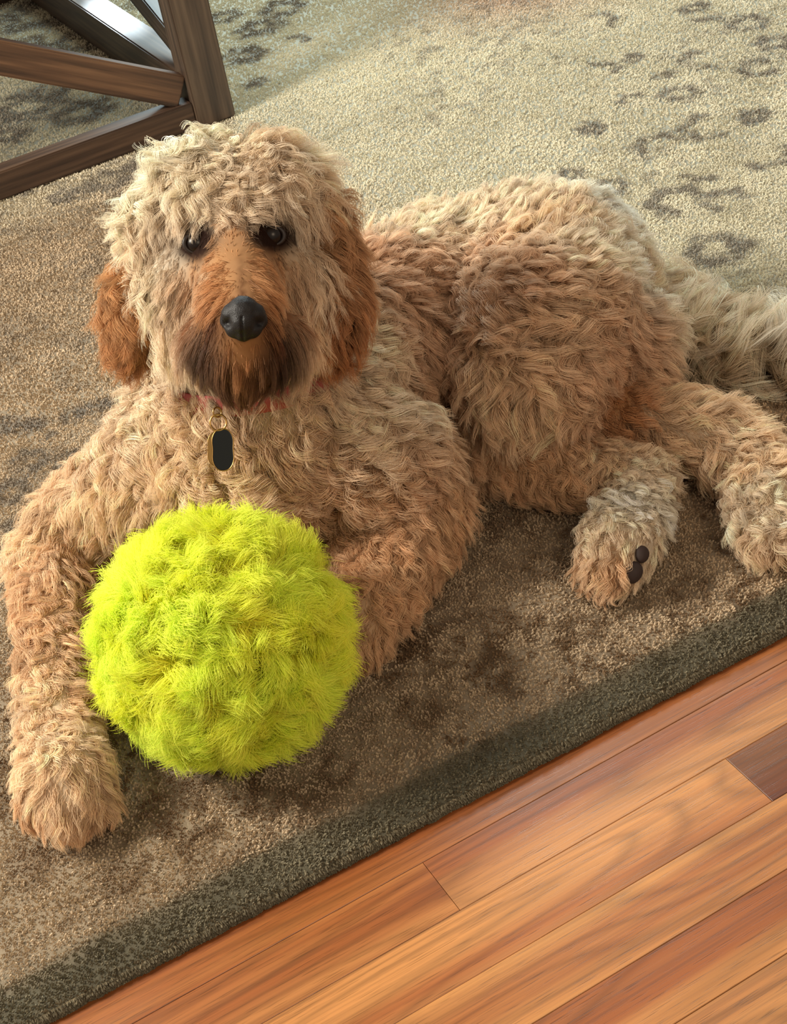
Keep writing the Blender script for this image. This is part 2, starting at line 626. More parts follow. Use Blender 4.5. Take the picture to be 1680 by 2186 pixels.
def pile(u0, u1, v0, v1, dens, rad, length, lean=0.22, outside=False):
    n = int((u1 - u0) * (v1 - v0) * dens)
    u, v = rng.uniform(u0, u1, n), rng.uniform(v0, v1, n)
    x, y = rug_xy(u, v)
    k = in_view(x, y, 160)
    if outside:
        k = ~k
    x, y = x[k], y[k]
    n = len(x)
    dirx = rng.normal(0, lean, n) + 0.5 * (fbm(x * 16, y * 16, 91) - 0.5)
    diry = rng.normal(0, lean, n) - 0.12
    ln = length * rng.uniform(0.7, 1.15, n) * (0.8 + 0.4 * fbm(x * 40, y * 40, 13))
    s = np.linspace(0, 1, 3)[None, :]
    pts = np.stack([x[:, None] + dirx[:, None] * ln[:, None] * s ** 1.5, y[:, None] + diry[:, None] * ln[:, None] * s ** 1.5,
                    RT - 0.001 + ln[:, None] * s * 0.8], -1)
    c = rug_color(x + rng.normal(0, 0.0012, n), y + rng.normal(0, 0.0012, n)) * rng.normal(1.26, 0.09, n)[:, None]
    rr = np.broadcast_to(rad * np.array([1.0, 1.0, 0.75])[None], (n, 3))
    return pts, rr, np.clip(c, 0.01, 0.95)


parts = [pile(-0.4, 2.55, 0.003, 0.95, 155000, 0.0010, 0.0048), pile(-0.9, 2.58, 0.95, 1.9, 72000, 0.0014, 0.0055),
         pile(-0.9, 2.58, 1.9, 4.08, 38000, 0.0018, 0.006),
         pile(-1.58, 2.58, 0.004, 4.08, 15000, 0.0028, 0.0065, outside=True)]
# tufts that spill over the bound front edge
n = 33000
u = rng.uniform(-0.5, 1.7, n)
hz = rng.uniform(0.001, 0.011, n)
x, y = rug_xy(u, np.full(n, 0.0005) + (hz > 0.009) * 0.002)
ln = rng.uniform(0.0016, 0.0036, n) * (0.6 + 0.8 * fbm(u * 90, hz * 0, 3))
s = np.linspace(0, 1, 3)[None]
jx = rng.normal(0, 0.4, n)
pts = np.stack([x[:, None] + (jx * ln)[:, None] * s, y[:, None] - ln[:, None] * s, np.maximum(hz[:, None] - ln[:, None] * 0.5 * s ** 2, 0.0006)], -1)
tn = np.clip(C_EDGE[None] * (rng.normal(0.95, 0.2, n) + 0.9 * (rng.random(n) > 0.93))[:, None], 0.01, 0.6)
parts.append((pts, np.broadcast_to(0.00065 * np.array([1, 1, .7])[None], (n, 3)), tn))
pl = curves_object('pile', np.concatenate([a[0] for a in parts]), np.concatenate([a[1] for a in parts]), np.concatenate([a[2] for a in parts]), pile_m, rug)

# ------------------------------------------------------------------ side table with crossed braces
def table_material():
    m = mat('dark_stained_wood', rough=0.5)
    g = G(m)
    tc = g.n('ShaderNodeTexCoord')
    mp = g.n('ShaderNodeMapping')
    mp.inputs['Scale'].default_value = (2.0, 60.0, 60.0)
    g.l(tc.outputs['Generated'], mp.inputs[0])
    n = g.n('ShaderNodeTexNoise', i_Scale=1.0, i_Detail=5.0)
    at = g.n('ShaderNodeAttribute', attribute_name='grain')
    g.l(at.outputs['Vector'], n.inputs['Vector'])
    oi = g.n('ShaderNodeObjectInfo')
    c = g.ramp(n.outputs[0], [(0.3, lin(46, 35, 29)), (0.5, lin(76, 60, 48)), (0.7, lin(100, 82, 66))])
    c = g.mix(1.0, c, oi.outputs['Color'], 'MULTIPLY')
    g.l(c, g.b.inputs['Base Color'])
    bp = g.n('ShaderNodeBump', i_Strength=0.25, i_Distance=0.001)
    g.l(n.outputs[0], bp.inputs['Height'])
    g.l(bp.outputs[0], g.b.inputs['Normal'])
    return m


table_m = table_material()


def beam(name, a, b, w, t, side, parent, color=(1, 1, 1), clip=None):
    """bevelled timber from a to b; w across 'side', t across the third axis"""
    a, b = Vector(a), Vector(b)
    d = (b - a)
    L = d.length
    X = d.normalized()
    Y = (Vector(side) - Vector(side).dot(X) * X).normalized()
    Z = X.cross(Y)
    bm = bmesh.new()
    bmesh.ops.create_cube(bm, size=1, matrix=Matrix.Diagonal((L, w, t, 1)))
    bmesh.ops.bevel(bm, geom=bm.edges[:], offset=0.003, segments=2, affect='EDGES')
    M = Matrix(((X[0], Y[0], Z[0]), (X[1], Y[1], Z[1]), (X[2], Y[2], Z[2]))).to_4x4()
    M.translation = (a + b) / 2
    gr = [(v.co.x * 4 + a.x * 9, v.co.y * 90, v.co.z * 90 + a.y * 7) for v in bm.verts]
    bmesh.ops.transform(bm, matrix=M, verts=bm.verts)
    o = bm_obj(name, bm, table_m, parent)
    at = o.data.attributes.new('grain', 'FLOAT_VECTOR', 'POINT')
    at.data.foreach_set('vector', [c for v in gr for c in v])
    o.color = (*color, 1)
    return o


TC = W(505, 250, RT)         # outer foot of the near right leg
LWD = 0.078                  # leg width along x
tx1, ty0 = TC[0], TC[1] - 0.0
tx0 = tx1 - 0.84
ty1 = ty0 + 1.2
TH = 0.55
tz = RT + 0.003
tbl = empty('side_table', ((tx0 + tx1) / 2, (ty0 + ty1) / 2, tz))
tag(tbl, 'dark brown wooden side table with crossed braces behind the dog', 'table')
LT = 0.062
for lx in (tx0 + LWD / 2, tx1 - LWD / 2):
    for ly in (ty0 + LT / 2, ty1 - LT / 2):
        beam('leg', (lx, ly, tz), (lx, ly, TH), LWD, LT, (1, 0, 0), tbl)
RH = 0.052
for ly, nm in ((ty0 + 0.03, 'rail'), (ty1 - 0.03, 'rail')):
    beam(nm, (tx0 + LWD, ly, tz + RH / 2), (tx1 - LWD, ly, tz + RH / 2), 0.045, RH, (0, 1, 0), tbl, (0.85, 0.74, 0.68))
    beam('top_rail', (tx0 + LWD, ly, TH - 0.035), (tx1 - LWD, ly, TH - 0.035), 0.045, 0.07, (0, 1, 0), tbl)
for lx in (tx0 + 0.034, tx1 - 0.034):
    beam('rail', (lx, ty0 + LT, tz + 0.0425), (lx, ty1 - LT, tz + 0.0425), 0.064, 0.085, (1, 0, 0), tbl, (0.92, 0.86, 0.82))
    beam('top_rail', (lx, ty0 + LT, TH - 0.035), (lx, ty1 - LT, TH - 0.035), 0.045, 0.07, (1, 0, 0), tbl)
    beam('brace', (lx, ty0 + LT + 0.03, tz + 0.112), (lx, ty1 - LT - 0.02, TH - 0.08), 0.03, 0.05, (1, 0, 0), tbl)
for ly in (ty0 + 0.032, ty1 - 0.032):
    beam('brace', (tx1 - LWD - 0.012, ly, tz + RH + 0.022), (tx0 + LWD + 0.012, ly, TH - 0.10), 0.032, 0.062, (0, 1, 0), tbl, (1.45, 1.15, 0.92))
beam('tabletop', (tx0 - 0.03, (ty0 + ty1) / 2, TH + 0.0155), (tx1 + 0.03, (ty0 + ty1) / 2, TH + 0.0155), ty1 - ty0 + 0.06, 0.03, (0, 1, 0), tbl)

# ------------------------------------------------------------------ dog
dog = empty('dog', tuple(W(620, 960, RT + 0.006)))
tag(dog, 'curly apricot and cream dog lying on the rug, front legs around the ball', 'dog')
Z0 = RT + 0.005
HD = 1.655     # distance of the skull from the photographer

B = []
head_s = [(WD(503, 480, HD), 0.083), (WD(470, 455, HD), 0.076), (WD(545, 450, HD), 0.076), (WD(505, 540, HD - 0.005), 0.078),
          (WD(412, 610, HD - 0.012), 0.056), (WD(606, 605, HD - 0.012), 0.056), (WD(425, 690, HD - 0.012), 0.047), (WD(605, 690, HD - 0.012), 0.047),
          (WD(385, 505, HD + .01), 0.058), (WD(480, 392, HD + 0.005), 0.048), (WD(545, 388, HD + 0.005), 0.046)]
B += head_s
B += chain([(WD(508, 560, HD - 0.045), 0.052), (WD(515, 640, HD - 0.085), 0.043), (WD(520, 690, HD - 0.118), 0.035)])
B += chain([(WD(510, 690, HD - 0.04), 0.055), (WD(520, 745, HD - 0.092), 0.047), (WD(520, 770, HD - 0.08), 0.042)])
B += [(WD(462, 735, HD - 0.075), 0.038), (WD(585, 735, HD - 0.075), 0.038)]
B += chain([(WD(515, 560, HD + 0.03), 0.080), (W(560, 790, 0.27), 0.092), (W(545, 900, 0.205), 0.105), (W(545, 960, 0.165), 0.118), (W(560, 1030, 0.12), 0.095)])
B += chain([(W(590, 860, 0.21), 0.10), (W(700, 800, 0.18), 0.125), (W(828, 700, 0.165), 0.120), (W(985, 578, 0.16), 0.090), (W(1130, 590, 0.155), 0.118),
            (W(1195, 590, 0.14), 0.115)])
# front legs
B += chain([(W(430, 930, 0.17), 0.095), (W(320, 1030, 0.13), 0.075), (W(190, 1110, 0.09), 0.058), (W(115, 1195, Z0 + 0.055), 0.048),
            (W(122, 1330, Z0 + 0.05), 0.042), (W(130, 1480, Z0 + 0.042), 0.037), (W(132, 1590, Z0 + 0.04), 0.037), (W(142, 1660, Z0 + 0.042), 0.046),
            (W(148, 1720, Z0 + 0.03), 0.036)])
for dx in (-62, -20, 22, 62):
    B += chain([(W(142 + dx * 0.7, 1665, Z0 + 0.03), 0.027), (W(146 + dx * 1.05, 1735 - abs(dx) * 0.25, Z0 + 0.022), 0.0215)])
B += chain([(W(690, 920, 0.17), 0.095), (W(810, 990, 0.13), 0.085), (W(880, 1070, 0.09), 0.066), (W(880, 1130, Z0 + 0.055), 0.056), (W(835, 1230, Z0 + 0.045), 0.045),
            (W(775, 1320, Z0 + 0.04), 0.038), (W(765, 1350, Z0 + 0.036), 0.036)])
B += chain([(W(800, 1040, 0.08), 0.06), (W(780, 1150, Z0 + 0.05), 0.045), (W(800, 1240, Z0 + 0.04), 0.036)])
# near hind leg: thigh, shank, hock, foot
B += chain([(W(1170, 600, 0.165), 0.115), (W(1172, 700, 0.175), 0.112), (W(1145, 800, 0.15), 0.092), (W(1125, 868, 0.105), 0.076), (W(1160, 900, 0.085), 0.060)])
B += chain([(W(1120, 884, 0.09), 0.062), (W(1240, 880, 0.085), 0.056), (W(1400, 890, 0.07), 0.046), (W(1530, 930, Z0 + 0.05), 0.040), (W(1610, 985, Z0 + 0.045), 0.038),
            (W(1645, 1070, Z0 + 0.042), 0.042), (W(1648, 1135, Z0 + 0.032), 0.036)])
B += chain([(W(1300, 720, 0.13), 0.075), (W(1330, 820, 0.09), 0.06), (W(1400, 880, 0.07), 0.04)])
# far hind leg, folded under, foot towards the edge
B += chain([(W(1060, 950, Z0 + 0.05), 0.05), (W(1180, 990, Z0 + 0.048), 0.043), (W(1300, 1010, Z0 + 0.045), 0.038), (W(1372, 1030, Z0 + 0.045), 0.037),
            (W(1350, 1100, Z0 + 0.045), 0.038), (W(1325, 1160, Z0 + 0.044), 0.043), (W(1312, 1205, Z0 + 0.036), 0.036)])
for dx, dy in ((-48, 30), (-14, 46), (22, 40), (44, 14)):
    B += chain([(W(1318 + dx * 0.6, 1180 + dy * 0.3, Z0 + 0.034), 0.023), (W(1318 + dx, 1180 + dy, Z0 + 0.026), 0.019)])
# tail root
B += chain([(W(1270, 590, 0.12), 0.05), (W(1370, 640, 0.075), 0.036), (W(1500, 700, Z0 + 0.04), 0.026), (W(1680, 760, Z0 + 0.03), 0.02), (W(1790, 800, Z0 + 0.025), 0.014)])
B = [(c, r) for c, r in B]
body_me = blob_mesh('body', B, 0.0065, 5)
co = np.empty(len(body_me.vertices) * 3, np.float32)
body_me.vertices.foreach_get('co', co)
co = co.reshape(-1, 3)
co[:, 2] = np.maximum(co[:, 2], Z0 + 0.002)
body_me.vertices.foreach_set('co', co.ravel())
body_me.update()
skin_m = mat('apricot_skin', lin(150, 105, 68), 0.9, spec=0.1)
sa = skin_m.node_tree.nodes.new('ShaderNodeAttribute')
sa.attribute_name = 'tint'
skin_m.node_tree.links.new(sa.outputs[0], skin_m.node_tree.nodes['Principled BSDF'].inputs['Base Color'])
body_me.materials.append(skin_m)
body = link(bpy.data.objects.new('body', body_me), dog)

CREAM = lin(250, 232, 206)
PALE = lin(252, 242, 218)
GOLD = lin(242, 214, 180)
APR = lin(230, 192, 152)
TANF = lin(220, 184, 152)
RUST = lin(198, 142, 94)
EARC = lin(172, 116, 74)
BRWN = lin(96, 54, 32)
DKBR = lin(48, 27, 18)
WHITE = lin(250, 246, 232)

BRG = lin(214, 160, 110)
MIDB = lin(150, 98, 62)
# coat map: position, flow seen in the picture plane, length (m), curl, waves, lift, colour
A = []


def anc(pos, fx, fy, L, curl, waves, lift, col, fd=0.0):
    A.append((pos, fx * CR + fy * CD + fd * CW, L, curl, waves, lift, col))


h = HD
for a in [
    # crown and forehead
    (470, 300, h, -.5, -.2, .028, .9, 1.1, .6, PALE), (400, 330, h - .02, -.8, .5, .036, .9, 1.1, .6, PALE), (560, 300, h, .4, .1, .026, .9, 1.2, .6, GOLD),
    (640, 330, h, .8, .1, .036, .8, 1.1, .7, CREAM), (330, 410, h - .01, -.7, .9, .036, .9, 1.1, .5, PALE), (430, 400, h - .06, -.5, .8, .036, .9, 1.1, .5, PALE),
    (520, 400, h - .07, .2, .8, .034, 1., 1.3, .5, CREAM), (610, 400, h - .06, .8, .6, .036, .8, 1.1, .5, CREAM), (690, 420, h, .8, .7, .036, .7, 1.0, .5, GOLD),
    (400, 462, h - .07, -.45, 1, .027, .3, .8, .6, CREAM), (460, 450, h - .08, -.3, .5, .020, .9, 1.4, .6, CREAM), (520, 455, h - .085, .1, .6, .020, 1., 1.5, .6, CREAM),
    (580, 440, h - .08, .5, .3, .022, .6, 1., .65, CREAM), (620, 450, h - .065, .6, 1, .042, .3, .8, .6, CREAM),
    # sides of the head
    (310, 520, h - .02, -.2, 1, .040, .8, 1.2, .45, CREAM), (345, 600, h - .04, -.05, 1, .040, .7, 1.2, .4, PALE), (340, 690, h - .03, 0, 1, .036, .6, 1.2, .35, CREAM),
    (380, 740, h - .04, .1, 1, .034, .5, 1., .3, CREAM), (690, 520, h - .01, .3, 1, .040, .6, 1.0, .45, GOLD), (665, 600, h - .04, .1, 1, .042, .5, 1.0, .4, CREAM),
    (668, 680, h - .03, 0, 1, .038, .5, 1.0, .35, GOLD), (640, 750, h - .04, -.1, 1, .034, .4, 1., .3, GOLD), (380, 560, h - .07, -.3, 1, .026, .3, 1., .3, CREAM), (632, 545, h - .07, .3, 1, .026, .3, 1., .3, GOLD),
    # eyes and bridge
    (418, 497, h - .075, -.4, .9, .012, .1, 1., .35, DKBR), (583, 480, h - .075, .4, .9, .014, .1, 1., .35, DKBR), (444, 522, h - .08, -.3, .8, .008, .1, 1., .2, DKBR), (556, 505, h - .08, .3, .8, .008, .1, 1., .2, DKBR), (395, 520, h - .07, -.6, .8, .008, .1, 1., .2, DKBR), (606, 505, h - .07, .6, .8, .008, .1, 1., .2, DKBR), (420, 542, h - .08, -.4, .9, .008, .1, 1., .1, BRWN), (582, 528, h - .08, .4, .9, .008, .1, 1., .1, BRWN), (408, 570, h - .075, -.6, .8, .018, .1, 1., .15, BRG), (598, 555, h - .075, .6, .8, .018, .1, 1., .15, BRG),
    (500, 500, h - .09, 0, -1, .018, .2, 1., .2, BRG), (505, 545, h - .10, 0, -.6, .018, .1, 1., .2, BRG), (470, 560, h - .10, -.8, .1, .018, .08, .6, .2, BRG), (545, 555, h - .10, .8, .1, .018, .08, .6, .2, BRG),
    (480, 600, h - .12, -1, .1, .024, .08, .6, .22, BRG), (550, 598, h - .12, 1, .1, .024, .08, .6, .22, BRG), (440, 620, h - .09, -.8, .7, .030, .08, .6, .22, GOLD), (600, 620, h - .09, .8, .7, .030, .08, .6, .22, APR),
    (470, 645, h - .13, -1, .35, .022, .08, .6, .2, RUST), (572, 645, h - .13, 1, .35, .022, .08, .6, .2, RUST),
    # lips and beard
    (430, 672, h - .09, -.6, 1, .030, .08, .6, .25, MIDB), (612, 672, h - .09, .6, 1, .030, .08, .6, .25, MIDB), (415, 740, h - .07, -.1, 1, .032, .12, .6, .25, GOLD), (628, 740, h - .07, .1, 1, .032, .12, .6, .25, GOLD), (455, 720, h - .115, -.6, .9, .032, .08, .5, .25, DKBR), (590, 720, h - .115, .6, .9, .032, .08, .5, .25, DKBR), (462, 690, h - .13, -1, .6, .026, .08, .5, .25, BRWN), (580, 690, h - .13, 1, .6, .026, .08, .5, .25, BRWN),
    (455, 760, h - .10, -.15, 1, .028, .1, .5, .2, DKBR), (600, 760, h - .10, .15, 1, .028, .1, .5, .2, DKBR), (470, 800, h - .09, .05, 1, .020, .1, .5, .2, BRWN), (575, 800, h - .09, -.05, 1, .020, .1, .5, .2, BRWN), (520, 735, h - .14, 0, 1, .010, .05, .5, .15, RUST), (520, 765, h - .13, 0, 1, .020, .08, .5, .2, RUST), (490, 775, h - .12, -.1, 1, .026, .08, .5, .2, DKBR), (550, 775, h - .12, .1, 1, .026, .08, .5, .2, DKBR),
    (520, 810, h - .10, 0, 1, .022, .15, .6, .2, BRWN), (520, 840, h - .06, 0, 1, .018, .3, .8, .2, RUST), (430, 830, h - .03, 0, 1, .036, .6, .9, .2, CREAM), (400, 720, h - .05, -.1, 1, .036, .3, .8, .3, CREAM),
    (640, 700, h - .06, .1, 1, .036, .3, .8, .3, GOLD)]:
    anc(WD(a[0], a[1], a[2]), *a[3:])
for a in [
    # neck and chest
    (420, 860, .27, -.1, 1, .034, 1.0, 1.3, .45, GOLD), (290, 850, .27, -.3, 1, .032, .9, 1.2, .45, CREAM), (620, 900, .26, .2, 1, .034, 1., 1.3, .45, GOLD), (760, 840, .26, .3, 1, .034, .9, 1.2, .45, CREAM),
    (480, 960, .25, -.2, 1, .040, 1.1, 1.3, .45, GOLD), (600, 970, .25, .3, 1, .040, 1.1, 1.3, .45, GOLD), (540, 1060, .2, .0, 1, .040, 1., 1.2, .4, GOLD), (380, 960, .22, -.5, .8, .040, 1., 1.2, .4, GOLD),
    (700, 1000, .2, .6, .8, .042, 1., 1.2, .45, TANF), (650, 1080, .15, .2, 1, .036, .9, 1.2, .4, APR),
    # front leg beside the ball
    (330, 1020, .2, -.9, .4, .040, .8, 1.0, .35, GOLD), (220, 1100, .15, -.9, .5, .040, .8, 1., .35, GOLD), (90, 1160, .1, -.7, .6, .034, .6, 1., .35, GOLD), (200, 1190, .08, -.3, .9, .030, .7, 1., .35, APR),
    (60, 1250, .08, -.4, .9, .026, .6, 1., .35, APR), (130, 1330, .1, -.15, 1, .026, .7, 1.1, .35, APR), (150, 1450, .1, .35, 1, .026, .8, 1.2, .35, APR), (90, 1480, .09, -.3, 1, .026, .7, 1.1, .35, GOLD),
    (130, 1570, .09, .1, 1, .024, .7, 1.1, .35, GOLD), (80, 1650, .08, -.4, .9, .024, .5, .9, .35, GOLD), (200, 1650, .08, .5, .9, .024, .5, .9, .35, GOLD), (145, 1680, .08, 0, 1, .024, .4, .8, .3, GOLD),
    (100, 1730, .04, -.2, 1, .018, .3, .8, .3, APR), (190, 1730, .04, .2, 1, .018, .3, .8, .3, APR),
    # other front leg
    (800, 930, .22, .5, .8, .036, .8, 1.1, .4, CREAM), (900, 1010, .17, .4, .8, .034, .7, 1.1, .4, TANF), (800, 1020, .18, .4, .7, .036, .9, 1.2, .4, APR), (930, 1090, .1, .1, 1, .028, .6, 1., .35, APR), (830, 1120, .14, -.2, 1, .030, .8, 1.1, .35, RUST),
    (860, 1210, .09, -.3, 1, .026, .7, 1.1, .35, APR), (770, 1310, .08, -.5, .9, .024, .6, 1., .3, APR), (690, 1380, .08, -.6, .8, .022, .4, .9, .3, APR),
    # flank and back
    (780, 700, .28, .3, 1, .034, .9, 1.2, .4, CREAM), (790, 520, .30, .5, .7, .034, .9, 1.3, .45, TANF), (850, 430, .30, .6, .4, .030, .8, 1.2, .5, CREAM), (960, 400, .29, .6, .3, .030, .8, 1.2, .5, CREAM),
    (1080, 420, .29, .7, .4, .030, .8, 1.2, .5, CREAM), (880, 560, .28, .4, .9, .034, .9, 1.2, .4, TANF), (900, 720, .22, .3, 1, .034, .7, 1.2, .35, TANF), (920, 860, .15, .2, 1, .034, .7, 1.2, .35, APR),
    (1000, 500, .28, .2, .9, .034, 1., 1.3, .45, TANF), (840, 860, .2, .3, 1, .034, .7, 1.2, .4, CREAM),
    # rump and thigh
    (1150, 470, .27, .5, .7, .034, 1., 1.4, .5, GOLD), (1220, 540, .25, .7, .7, .034, 1., 1.3, .5, CREAM), (1290, 580, .2, .9, .3, .034, .6, 1., .5, WHITE), (1260, 480, .2, .9, .2, .034, .5, 1., .5, WHITE),
    (1100, 580, .28, .0, 1, .036, 1.1, 1.4, .45, TANF), (1180, 620, .28, .3, .9, .036, 1.1, 1.4, .45, GOLD), (1130, 720, .27, .1, 1, .036, 1., 1.2, .4, GOLD), (1040, 700, .2, -.1, 1, .034, .9, 1.2, .4, TANF),
    (1050, 830, .17, .1, 1, .040, .6, .9, .3, GOLD), (1130, 860, .16, .1, 1, .044, .6, .9, .3, GOLD), (1220, 820, .15, .3, 1, .034, .7, 1.1, .35, TANF), (1280, 720, .17, .5, .8, .034, .7, 1.1, .4, TANF), (1340, 640, .12, .8, .5, .032, .5, 1., .4, CREAM),
    # shank and foot
    (1320, 850, .12, .5, .6, .026, .6, 1.2, .4, RUST), (1420, 870, .1, .8, .2, .036, .5, .9, .35, GOLD), (1380, 930, .06, .4, 1, .028, .6, 1., .35, APR), (1500, 900, .09, .9, .0, .040, .5, .8, .35, GOLD), (1540, 950, .08, .5, .8, .036, .6, 1., .35, GOLD),
    (1500, 990, .04, .3, 1, .028, .6, 1., .35, APR), (1610, 980, .09, .6, .6, .030, .8, 1.2, .4, GOLD), (1620, 1060, .09, -.3, 1, .024, 1., 1.4, .4, CREAM), (1660, 1090, .09, .1, 1, .024, 1., 1.4, .4, CREAM), (1640, 1150, .05, -.1, 1, .022, .6, 1., .3, GOLD),
    # folded hind leg
    (1100, 990, .09, .1, 1, .030, .6, 1., .35, APR), (1200, 990, .09, .3, 1, .028, .6, 1., .35, APR), (1300, 990, .09, .4, .8, .024, .6, 1., .35, GOLD), (1380, 1010, .09, .2, 1, .018, .9, 1.2, .5, CREAM), (1345, 1080, .09, -.1, 1, .022, .9, 1., .7, WHITE),
    (1400, 1090, .07, .3, 1, .022, .7, 1., .6, WHITE), (1300, 1140, .08, -.4, 1, .022, .7, 1., .6, CREAM), (1370, 1130, .07, .1, 1, .018, .6, 1., .5, CREAM), (1374, 1165, .07, -.8, .2, .010, .3, 1., .6, CREAM), (1350, 1205, .05, -.9, .2, .010, .3, 1., .6, CREAM), (1270, 1210, .05, -.4, 1, .024, .5, 1., .4, APR), (1320, 1210, .07, .0, 1, .020, .5, 1., .5, APR),
    # tail
    (1340, 600, .15, .9, .1, .040, .9, 1.0, .5, CREAM), (1420, 640, .10, .9, .2, .055, 1.2, 1.0, .55, CREAM), (1520, 690, .08, .8, .3, .060, 1.3, 1.0, .55, CREAM), (1620, 690, .07, .9, .0, .065, 1.2, .9, .55, WHITE),
    (1550, 740, .04, .5, .9, .060, .9, .9, .3, GOLD), (1660, 780, .05, .7, .6, .060, .9, .9, .4, CREAM)]:
    anc(W(a[0], a[1], a[2]), *a[3:])

AP = np.array([a[0] for a in A])
AV = np.array([[*a[1], a[2], a[3], a[4], a[5], *a[6]] for a in A])
EYES = [WD(420, 520, HD - 0.0650), WD(580, 503, HD - 0.0625)]
SEG = (WD(516, 585, HD - 0.085), WD(519, 650, HD - 0.13))


def face_tint(p, c):
    for e in EYES:
        q = p - e
        d = np.sqrt((q @ CR) ** 2 + ((q @ CD) * 1.15) ** 2)
        k = (1 - sstep(0.0150, 0.0290, d)) * (np.abs(q @ CW) < 0.04)
        c = c * (1 - k)[:, None] + (DKBR * 0.9)[None] * k[:, None]
    ab = SEG[1] - SEG[0]
    t = np.clip(((p - SEG[0]) @ ab) / (ab @ ab), 0, 1)
    q = p - SEG[0] - t[:, None] * ab
    k = (1 - sstep(0.0010, 0.0042, np.abs(q @ CR))) * (np.linalg.norm(q, axis=1) < 0.03) * (0.3 + 0.7 * t) * (t > 0.02)
    c = c * (1 - k * 0.75)[:, None] + (BRWN * 0.75)[None] * k[:, None]
    return c


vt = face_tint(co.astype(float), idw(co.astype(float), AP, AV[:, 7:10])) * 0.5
for me_, c_ in ((body_me, vt),):
    at_ = me_.attributes.new('tint', 'FLOAT_COLOR', 'POINT')
    at_.data.foreach_set('color', np.concatenate([c_, np.ones((len(c_), 1))], 1).astype(np.float32).ravel())
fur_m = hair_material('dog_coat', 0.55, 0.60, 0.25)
bco = co.astype(float)


def surf(px, py):
    """nearest point of the body skin on the photographer's ray"""
    ray = norm((px - 840) / FPX * CR + (py - 1093) / FPX * CD + CW)
    q = bco - O
    al = q @ ray
    off = np.linalg.norm(q - al[:, None] * ray, axis=1)
    k = np.where(off < 0.0055)[0]
    return bco[k[np.argmin(al[k])]]


PADS = [(surf(1374, 1182), 0.0100), (surf(1357, 1228), 0.0125)]
NOSE = WD(520, 683, HD - 0.148)

p, n, area_ = sample_surface(body_me, int(19000))
keep = (p[:, 2] > Z0 + 0.006) & (n[:, 2] > -0.75)
for e in EYES:
    keep &= np.linalg.norm(p - e, axis=1) > 0.0125
keep &= np.linalg.norm(p - NOSE, axis=1) > 0.023
for pc, pr in PADS:
    keep &= np.linalg.norm(p - pc, axis=1) > pr * 0.9
cgap = np.linalg.norm(p - WD(580, 858, HD + 0.03), axis=1)
keep &= (cgap > 0.038) | (rng.random(len(p)) > 0.8)
p, n = p[keep], n[keep]
v = idw(p, AP, AV)
flow, L, curl, wv, lift, tint = v[:, :3], v[:, 3], v[:, 4], v[:, 5], v[:, 6], face_tint(p, v[:, 7:10])
head_zone = np.linalg.norm(p - WD(510, 600, HD - 0.06), axis=1) < 0.13
is_head = head_zone & (np.array([(q - O) @ CW for q in p]) < HD + 0.03)


def coat(sel, name, per, spread, K, rad, clump, frizz, tv, droop):
    a, b, c = grow(p[sel], n[sel], flow[sel], L[sel], curl[sel], wv[sel], lift[sel], tint[sel], per, spread, K, rad, clump, tv, frizz, droop)
    a[:, :, 2] = np.maximum(a[:, :, 2], Z0 + 0.001 + 0.004 * rng.random((len(a), 1)))
    o = curves_object(name, a, b, c, fur_m, body)
    return o


L[is_head & (L > 0.02)] *= 1.1
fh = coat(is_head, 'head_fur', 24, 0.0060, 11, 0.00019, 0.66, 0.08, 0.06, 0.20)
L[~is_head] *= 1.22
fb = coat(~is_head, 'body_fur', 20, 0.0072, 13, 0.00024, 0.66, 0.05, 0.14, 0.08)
print('locks', is_head.sum(), (~is_head).sum(), 'area', area_)

# undercoat: short dense hair so that no skin shows
p2, n2, _ = sample_surface(body_me, 130000)
k = (p2[:, 2] > Z0 + 0.004)
for e in EYES:
    k &= np.linalg.norm(p2 - e, axis=1) > 0.0115
k &= np.linalg.norm(p2 - NOSE, axis=1) > 0.019
for pc, pr in PADS:
    k &= np.linalg.norm(p2 - pc, axis=1) > pr
p2, n2 = p2[k], n2[k]
v2 = idw(p2, AP, AV)
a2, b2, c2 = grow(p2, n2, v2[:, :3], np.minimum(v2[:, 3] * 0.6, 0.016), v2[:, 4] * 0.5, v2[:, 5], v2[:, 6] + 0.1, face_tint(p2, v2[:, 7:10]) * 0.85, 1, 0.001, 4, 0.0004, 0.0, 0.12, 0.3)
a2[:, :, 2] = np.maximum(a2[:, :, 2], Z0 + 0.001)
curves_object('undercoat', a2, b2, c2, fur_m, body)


# ears
def make_ear(pts, flow2, cols, seed):
    sp = []
    for c, r in chain(pts, 0.35):
        sp.append((c, r))
    me = blob_mesh('ear', sp, 0.0045, 4)
    # flatten along the outward side so that the flap is thin
    c = np.empty(len(me.vertices) * 3, np.float32)
    me.vertices.foreach_get('co', c)
    c = c.reshape(-1, 3)
    ax = CR * 0.55 + CW * 0.83 * (-1 if seed else 1)
    ax = norm(ax)
    m0 = c.mean(0)
    c = c - ((c - m0) @ ax)[:, None] * ax * 0.35
    me.vertices.foreach_set('co', c.astype(np.float32).ravel())
    me.update()
    me.materials.append(skin_m)
    o = link(bpy.data.objects.new('ear', me), dog)
    q, nn, ar = sample_surface(me, 620)
    t = (q - q.min(0))
    dn = ((q - np.array(pts[0][0])) @ CD)
    dn = np.clip(dn / 0.15, 0, 1)[:, None]
    col = cols[0][None] * (1 - dn) + cols[1][None] * dn
    fl = np.tile(flow2[0] * CR + flow2[1] * CD, (len(q), 1))
    N = len(q)
    a, b, c = grow(q, nn, fl, np.full(N, .042), np.full(N, .55), np.full(N, .9), np.full(N, .30), col, 22, 0.0055, 11, 0.0002, 0.7, 0.14, 0.08)
    curves_object('ear_fur', a, b, c, fur_m, o)
    return o


